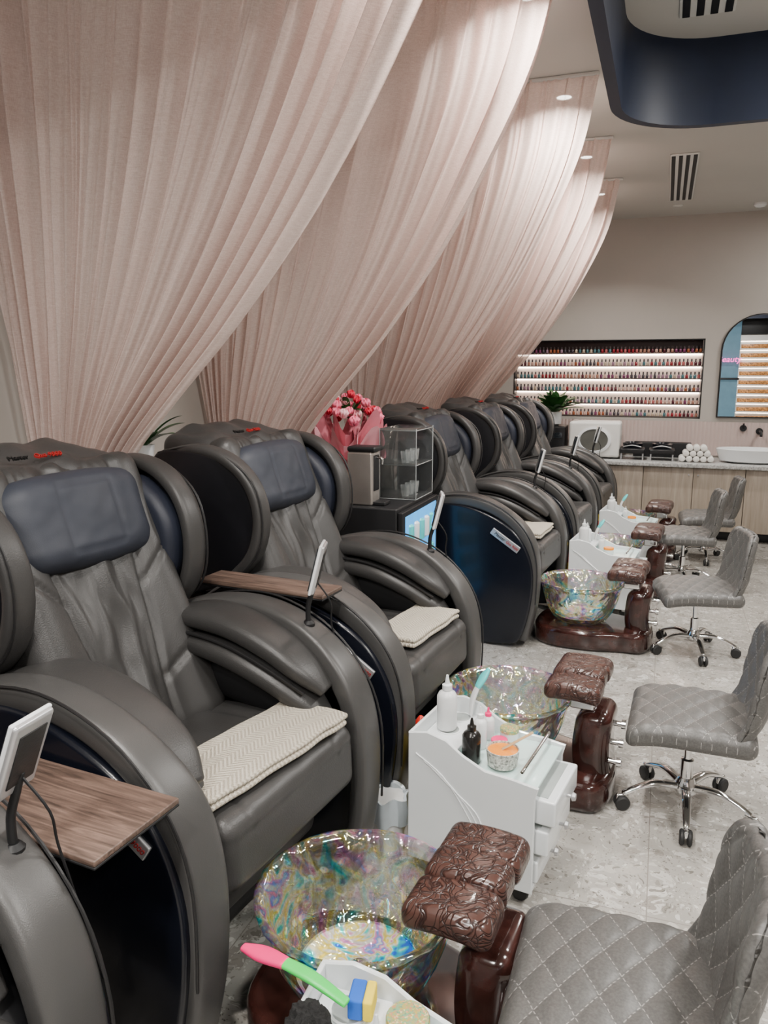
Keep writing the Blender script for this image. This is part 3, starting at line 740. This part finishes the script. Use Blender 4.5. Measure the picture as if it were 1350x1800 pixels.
bn=thing('waste_bin',(-.86,2.44,0),0,'small bin lined with translucent white bag','bin')
lathe('bin_body',[(.055,0),(.065,.2),(.065,.21)],frost,bn,seg=24)
def bgf(v,th): return Vector((v.x*(1+.08*math.sin(th*9+v.z*20)),v.y*(1+.08*math.sin(th*7)),v.z+.01*math.sin(th*5)))
lathe('bin_bag',[(.072,.12),(.077,.18),(.073,.225),(.062,.22),(.05,.12)],P('bag_film',(.5,.56,.6),.25),bn,seg=48,fn=bgf,closed_caps=False)
# ------------------------------------------------------------------ fridge between chairs
fr=thing('mini_fridge',(-1.58,4.25,0),0,'black mini drinks fridge with glass door lit blue','fridge')
rbox('fridge_body',(.50,.70,1.0),.01,blackm,fr,(0,0,.5),n=(1,1,1))
glow=P('fridge_glow',(.02,.08,.12),.5,emis=((.05,.42,1.0),1.5),var=(9,.3))
dr=rbox('fridge_door',(.03,.69,.94),.006,blackm,fr,(.268,0,.51),n=(1,1,1))
rbox('door_glass',(.006,.60,.82),.002,glow,dr,(.016,0,.03),n=(1,1,1),k=1)
for i in range(4):
    rbox('door_shelf',(.008,.56,.008),.002,white,dr,(.019,0,-.28+.18*i),n=(1,1,1),k=1)
    for j in range(5): lathe('drink_can',[(.028,0),(.03,.005),(.03,.11),(.02,.12)],white if j%2 else teal,dr,(.012,-.22+.1*j,-.275+.18*i),seg=12)
tube('handle',[(.04,-.3,-.2),(.04,-.3,.0),(.04,-.3,.3)],.008,chrome,dr)
og=thing('acrylic_organiser',(-1.43,4.38,1.0),0,'clear acrylic drawer organiser holding cups on the fridge','organiser')
acr=P('acrylic_edge',(.32,.34,.34),.15)
for z in (0,.20,.40):
    rbox('tray_shelf',(.22,.34,.006),.002,clear,og,(0,0,.004+z),n=(1,1,1),k=1)
    rbox('shelf_edge',(.004,.34,.004),.001,acr,og,(.111,0,.004+z),n=(1,1,1),k=1)
    rbox('shelf_edge',(.22,.004,.004),.001,acr,og,(0,-.171,.004+z),n=(1,1,1),k=1)
for s in (-1,1):
    rbox('organiser_side',(.22,.006,.41),.002,clear,og,(0,s*.17,.21),n=(1,1,1),k=1)
    rbox('side_edge',(.004,.005,.41),.001,acr,og,(.111,s*.17,.21),n=(1,1,1),k=1)
rbox('side_edge',(.004,.005,.41),.001,acr,og,(-.111,-.17,.21),n=(1,1,1),k=1)
rbox('organiser_back',(.006,.34,.41),.002,clear,og,(-.108,0,.21),n=(1,1,1),k=1)
for lv in (0,.20):
    for i in range(3):
        lathe('cup',[(.0001,.003),(.022,.003),(.03,.07),(.028,.07)],cupm,og,(.02,-.09+.09*i,.007+lv),seg=16,closed_caps=False)
wd=thing('coffee_machine',(-1.55,4.02,1.0),0,'brushed steel and black drinks dispenser on the fridge','dispenser')
rbox('machine_body',(.15,.13,.30),.012,steel,wd,(-.02,0,.15)); rbox('machine_head',(.17,.135,.03),.012,blackm,wd,(-.01,0,.315)); rbox('drip_tray',(.08,.1,.02),.005,blackm,wd,(.085,0,.012))
rbox('front_panel',(.006,.08,.2),.002,blackm,wd,(.056,0,.18),n=(1,1,1),k=1)
tube('spout',[(.05,0,.27),(.09,0,.26),(.09,0,.23)],.008,chrome,wd)
bq=thing('bouquet',(-1.77,4.29,1.0),0,'bouquet of pink and red flowers in pink tulle wrap','bouquet')
lathe('vase',[(.05,0),(.06,.01),(.065,.12),(.05,.14)],white,bq,seg=20)
def wrf(v,th): 
    k=max(0,(v.z-.12)/.3); return Vector((v.x*(1+.25*k*math.sin(th*7+v.z*9)),v.y*(1+.25*k*math.sin(th*8+1)),v.z+.07*k*math.sin(th*11)))
lathe('paper_wrap',[(.03,.1),(.06,.18),(.10,.28),(.15,.38),(.18,.45)],P('pink_paper',(.72,.22,.28),.6),bq,seg=90,fn=wrf,closed_caps=False)
lathe('paper_wrap',[(.05,.14),(.11,.22),(.17,.30),(.21,.37)],P('pink_paper_lt',(.76,.36,.41),.6),bq,seg=90,fn=wrf,closed_caps=False)
lathe('paper_wrap',[(.05,.12),(.12,.18),(.18,.23),(.22,.27)],P('pink_paper_mid',(.66,.24,.30),.6),bq,seg=90,fn=wrf,closed_caps=False)
fm=[P('petal_red',(.55,.01,.04),.6),P('petal_pink',(.80,.16,.26),.6),P('petal_pale',(.80,.42,.46),.6)]
for i in range(38):
    a=i*2.4; rr=min(.018+.030*math.sqrt(i),.19)
    def pf2(v,th): 
        k=1+.22*math.sin(th*9+v.z*160)*.6+.30*noise.noise(v*60); return Vector((v.x*k,v.y*k,v.z+.006*math.sin(th*7)))
    R_=R.uniform(.020,.034)
    lathe('flower',[(R_*math.sin(rad(g))+.0001,-R_*math.cos(rad(g))*.8) for g in range(0,181,15)],fm[(0,1,2,1,2,0,1)[i%7]],bq,(rr*math.cos(a),rr*math.sin(a),.62-.9*rr*.8+.03*math.sin(i*3)),(R.uniform(-.5,.5),R.uniform(-.5,.5),0),seg=36,fn=pf2,angle=80)
leafm=P('leaf_green',(.035,.12,.03),.4,var=(12,.3))
def leafmesh(name,leaves,parent,loc=(0,0,0)):
    v=[];f=[]
    for (az,L,W,rise,droop,z0) in leaves:
        b=len(v); n=8
        for i in range(n+1):
            t=i/n; r=L*t*math.cos(rise); z=z0+L*t*math.sin(rise)-droop*t*t*L; w=W*math.sin(math.pi*min(1,t*.93+.05))**.8
            if t<.25: w*=t/.25*.9+.1
            c,s=math.cos(az),math.sin(az)
            for k in (-1,0,1): v.append((r*c-s*w*k,r*s+c*w*k,z+abs(k)*w*.25))
        for i in range(n):
            for k in range(2): a=b+3*i+k; f.append((a,a+1,a+4,a+3))
    return mk(name,v,f,leafm,parent,loc,recalc=False)
leafmesh('leaves',[(R.uniform(0,6.28),R.uniform(.15,.30),.022,R.uniform(.6,1.2),.4,.46) for _ in range(16)],bq)
wsf=box('wall_shelf',(.20,.34,.03),whitem,None,(-2.385,3.15,1.275)); meta(wsf,'small white wall shelf above the beadboard','shelf')
pp=thing('potted_plant',(-2.37,3.12,1.291),0,'small plant with broad green leaves on a wall shelf','plant')
lathe('pot',[(.04,0),(.055,.1),(.05,.1),(.045,.09)],white,pp,seg=20)
leafmesh('leaves',[(R.uniform(-1.2,1.2),R.uniform(.2,.34),.035,R.uniform(.7,1.3),.35,.08) for _ in range(9)],pp)
# ------------------------------------------------------------------ back counter
CF=8.45; CT=.80
for x in (-2.11,-1.13,-.15,.83,1.81):
    cb=thing('cabinet',(x+.49,(CF+WY)/2,0),0,'pale oak base cabinet with two plain doors','cabinet','base cabinets')
    rbox('cabinet_body',(.978,WY-CF-.06,CT-.14),.003,oak,cb,(0,.015,.10+(CT-.14)/2),n=(1,1,1),k=1)
    rbox('toe_kick',(.97,.5,.10),.002,blackm,cb,(0,.05,.05),n=(1,1,1),k=1)
    for s in (-1,1): 
        d=rbox('door',(.484,.02,CT-.15),.003,oak,cb,(s*.245,-(WY-CF)/2+.035,.10+(CT-.14)/2),n=(1,1,1),k=1)
        lathe('handle',[(.008,0),(.008,.015),(.0001,.016)],silver,d,(-s*.2,-.01,.25),(rad(90),0,0),seg=10)
wt=rbox('worktop',(5.0,WY-CF+.02,.04),.005,stonetop,None,(.39,(CF+WY)/2-.02,CT-.02),n=(1,1,1),k=2); meta(wt,'long grey speckled stone worktop over oak cabinets','worktop')
ds=thing('display_shelf',((NX0+NX1)/2,WY+.07,NZ0),0,'recessed nail polish display with lit shelves','shelf')
NW=NX1-NX0
warm=P('niche_panel_glow',(.78,.66,.58),.6,emis=((1,.78,.66),.35))  # pale colour and weak emission stand for LED light falling on the panel
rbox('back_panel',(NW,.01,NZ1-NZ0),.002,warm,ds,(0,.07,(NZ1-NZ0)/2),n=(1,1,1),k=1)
for s in (-1,1): rbox('side_panel',(.012,.15,NZ1-NZ0),.002,blackm,ds,(s*(NW/2-.006),0,(NZ1-NZ0)/2),n=(1,1,1),k=1)
rbox('top_panel',(NW,.15,.012),.002,blackm,ds,(0,0,NZ1-NZ0-.006),n=(1,1,1),k=1)
ledm=P('led_strip',(1,1,1),.5,emis=((1,.80,.66),16)); shelfm=P('shelf_board',(.06,.045,.04),.4)
pit=(NZ1-NZ0-.02)/6
rbox('upper_back',(NW-.03,.006,pit),.002,P('niche_dark',(.05,.03,.03),.5),ds,(0,.062,pit*5.5+.02),n=(1,1,1),k=1)
for i in range(6):
    rbox('shelf_board',(NW-.03,.12,.012),.002,shelfm,ds,(0,.0,.01+pit*i),n=(1,1,1),k=1)
    if i<5: rbox('led_strip',(NW-.04,.012,.014),.002,ledm,ds,(0,.055,.0+pit*(i+1)-.005),n=(1,1,1),k=1)
pcols=[('crimson',(.25,.01,.02)),('rose',(.42,.10,.10)),('wine',(.08,.01,.02)),('clay',(.36,.17,.12)),('blush',(.55,.34,.28)),('plum',(.16,.03,.09)),('rust',(.28,.08,.03)),('smoke',(.05,.04,.05)),('mauve',(.28,.16,.22)),('beige',(.48,.38,.28)),('teal',(.05,.14,.16))]
capm=P('bottle_cap_dark',(.02,.012,.012),.3)
proto=[]
for nm,cc in pcols:
    m=P('polish_'+nm,cc,.15,coat=.5)
    prof=[(.013,0),(.0155,.003),(.0155,.034),(.009,.040),(.009,.041),(.0085,.070),(.0001,.071)]; v=[];f=[];mi=[];sg=8
    for (r,z) in prof:
        for j in range(sg): v.append((r*math.cos(j*math.pi/4),r*math.sin(j*math.pi/4),z))
    for a in range(len(prof)-1):
        for j in range(sg): f.append((a*sg+j,a*sg+(j+1)%sg,(a+1)*sg+(j+1)%sg,(a+1)*sg+j)); mi.append(0 if a<4 else 1)
    me=bpy.data.meshes.new('nail_polish'); me.from_pydata(v,[],f); me.materials.append(m); me.materials.append(capm)
    for p,k_ in zip(me.polygons,mi): p.material_index=k_; p.use_smooth=True
    proto.append(me)
for i in range(6):
    z=NZ0+.0165+pit*i; ncol=49
    for j in range(ncol):
        o=bpy.data.objects.new('nail_polish',proto[(i*3+j//4+R.randrange(3))%len(proto)]); link(o)
        x=NX0+.04+(NW-.08)*j/(ncol-1)
        o.location=(x,WY+.04,z)
        meta(o,'small nail polish bottle with dark cap on a lit shelf','nail polish','nail polish bottles on lit shelves')
mirm=P('mirror',(.85,.87,.88),.01,metal=1,var=(3,0))
mr=thing('arched_mirror',(.935,WY,1.24),0,'tall arch-topped mirror with thin black frame on the wall','mirror')
def arch(r,h):
    return [(-r,0),(r,0)]+[(r*math.cos(rad(a)),h-r+r*math.sin(rad(a))) for a in range(0,181,10)]
prism('frame',arch(.385,1.09),.03,blackm,mr,(0,-.016,0),bev=.004,segs=1)
prism('mirror_glass',[(x,z+.012) for x,z in arch(.370,1.066)],.008,mirm,mr,(0,-.031,0),bev=.001,segs=1)
def wn(): 
    o=prism('window_1',[(1.0,0.3),(1.75,.3),(1.75,3.2),(1.0,3.2)],.05,P('window_glass',(.08,.14,.18),.08,emis=((.12,.22,.28),.6)),None,(0,-3.2,0),bev=.0); meta(o,kind='structure')
wn()
slab('trim_5',(1.2,-3.18,.3),(1.25,-3.12,3.2),blackm); slab('trim_6',(1.0,-3.18,1.5),(1.75,-3.12,1.55),blackm)
neon=text('neon_sign','Beauty',.2,P('neon_pink',(1,.1,.5),.4,emis=((1,.08,.45),3)),None,(1.48,-3.05,2.0),(rad(90),0,0),ext=.01,shear=.2); meta(neon,'pink neon script sign on a window','neon sign')
rk=thing('polish_rack',(2.12,-3.1,.3),rad(180),'tall lit rack of nail polish beside the shop window','shelf')
rbox('rack_back',(.8,.03,2.3),.004,whitem,rk,(0,.05,1.15),n=(1,1,1),k=1)
rbox('rack_header',(.8,.06,.5),.004,blackm,rk,(0,.03,2.55),n=(1,1,1),k=1)
rckc=P('rack_colour',(.5,.22,.07),.3,var=(40,.5))
for i in range(9):
    rbox('rack_shelf',(.8,.1,.015),.003,whitem,rk,(0,0,.2+.22*i),n=(1,1,1),k=1)
    rbox('rack_bottles',(.76,.03,.10),.01,rckc,rk,(0,0,.26+.22*i),n=(1,1,1),k=1)
    rbox('rack_light',(.78,.01,.01),.002,ledm,rk,(0,.03,.38+.22*i),n=(1,1,1),k=1)
slab('window_2',(-2.5,-3.3,2.7),(1.0,-3.2,CZ),wallm)
sz=CT+.001
us=thing('towel_warmer',(-.68,8.78,sz),0,'white countertop towel warmer cabinet with oval dark window','towel warmer')
rbox('warmer_body',(.54,.36,.38),.03,whitem,us,(0,0,.205)); 
lathe('window_ring',[(.145,0),(.15,.015),(.125,.02),(.12,.008)],white,us,(0,-.18,.20),(rad(90),0,0),seg=36,scale=(1.2,.95))
lathe('window_pane',[(.0001,.012),(.125,.012)],P('warmer_window',(.10,.10,.09),.3),us,(0,-.18,.20),(rad(90),0,0),seg=36,scale=(1.2,.95),closed_caps=False)
for x in (-.2,.2): rbox('foot',(.04,.04,.02),.005,blackm,us,(x,0,.010),n=(1,1,1))
bb=thing('printer',(-1.17,8.76,sz),0,'black boxy appliance on the worktop','appliance')
rbox('appliance_body',(.36,.34,.34),.02,blackm,bb,(0,0,.17)); rbox('control_panel',(.3,.01,.06),.003,glassdk,bb,(0,-.172,.24),n=(1,1,1))
pl=thing('potted_plant',(-1.13,8.72,sz+.341),0,'leafy green plant in a white pot','plant')
lathe('pot',[(.05,0),(.08,.02),(.085,.15),(.075,.15),(.07,.13)],white,pl,seg=24)
leafmesh('leaves',[(R.uniform(0,6.28),R.uniform(.28,.42),.048,R.uniform(.5,1.45),.34,.13) for _ in range(85)],pl)
for x in (-.31,-.01):
    w=thing('wax_warmer',(x+.03,8.72,sz),0,'low black wax warmer tray on the worktop','wax warmer','black wax warmers')
    rbox('warmer_base',(.26,.26,.05),.015,blackm,w,(0,0,.095)); 
    lathe('warmer_pot',[(.095,.12),(.105,.17),(.085,.18),(.07,.14),(.0001,.132)],blackgl,w,seg=24)
    tube('handle',[(-.09,-.13,.14),(0,-.16,.16),(.09,-.13,.14)],.006,silver,w)
    for sx in (-1,1):
        rbox('leg',(.015,.2,.07),.003,silver,w,(sx*.11,0,.036),n=(1,1,1))
bk=rbox('backsplash_box',(.60,.14,.16),.008,blackm,None,(.02,9.05,sz+.08),n=(1,1,1)); meta(bk,'long low black storage box on the worktop','box')
wht=P('white_towel',(.72,.70,.66),.95,bump=(150,.6))
for row,cnt in ((0,5),(1,4),(2,3)):
    for i in range(cnt):
        o=sweep('rolled_towel',[(0,-.08,0),(0,0,0),(0,.08,0)],.066,.066,wht,None,side=(1,0,0),exp=2,seg=14,res=3,cap=.5,loc=(.36+(i-(cnt-1)/2)*.069,8.66,sz+.034+row*.056))
        meta(o,'small rolled white towel stacked on the worktop','towel','rolled white towels')
sk=thing('vessel_sink',(.90,8.75,sz),0,'white oval vessel sink on the worktop','sink')
lathe('sink_bowl',[(.16,0),(.22,.02),(.25,.14),(.24,.145),(.21,.05),(.15,.025),(.0001,.02)],white,sk,seg=40,scale=(1.4,.85))
fa=thing('wall_faucet',(.99,WY,1.10),0,'matt black wall-mounted faucet with lever','faucet')
lathe('wall_plate',[(.035,0),(.035,.02),(.0001,.021)],blackm,fa,(0,-.01,0),(rad(90),0,0),seg=20)
tube('spout',[(0,-.02,0),(0,-.12,.0),(0,-.2,-.01),(0,-.21,-.04)],.014,blackm,fa)
lathe('wall_plate',[(.035,0),(.035,.03),(.0001,.031)],blackm,fa,(-.16,-.01,.03),(rad(90),0,0),seg=20)
tube('lever',[(-.16,-.04,.03),(-.16,-.06,.08)],.009,blackm,fa)
# ------------------------------------------------------------------ world, camera
w=bpy.data.worlds.new('world'); bpy.context.scene.world=w; w.use_nodes=True
bg=w.node_tree.nodes['Background']; bg.inputs[0].default_value=(.97,.97,.98,1); bg.inputs[1].default_value=.5
cam=bpy.data.cameras.new('camera'); co=bpy.data.objects.new('camera',cam); link(co)
cam.lens=27; cam.sensor_width=36; cam.sensor_fit='AUTO'; cam.clip_start=.05
co.location=(0,0,1.75); co.rotation_euler=(rad(90-10.5),0,rad(19.8))
bpy.context.scene.camera=co
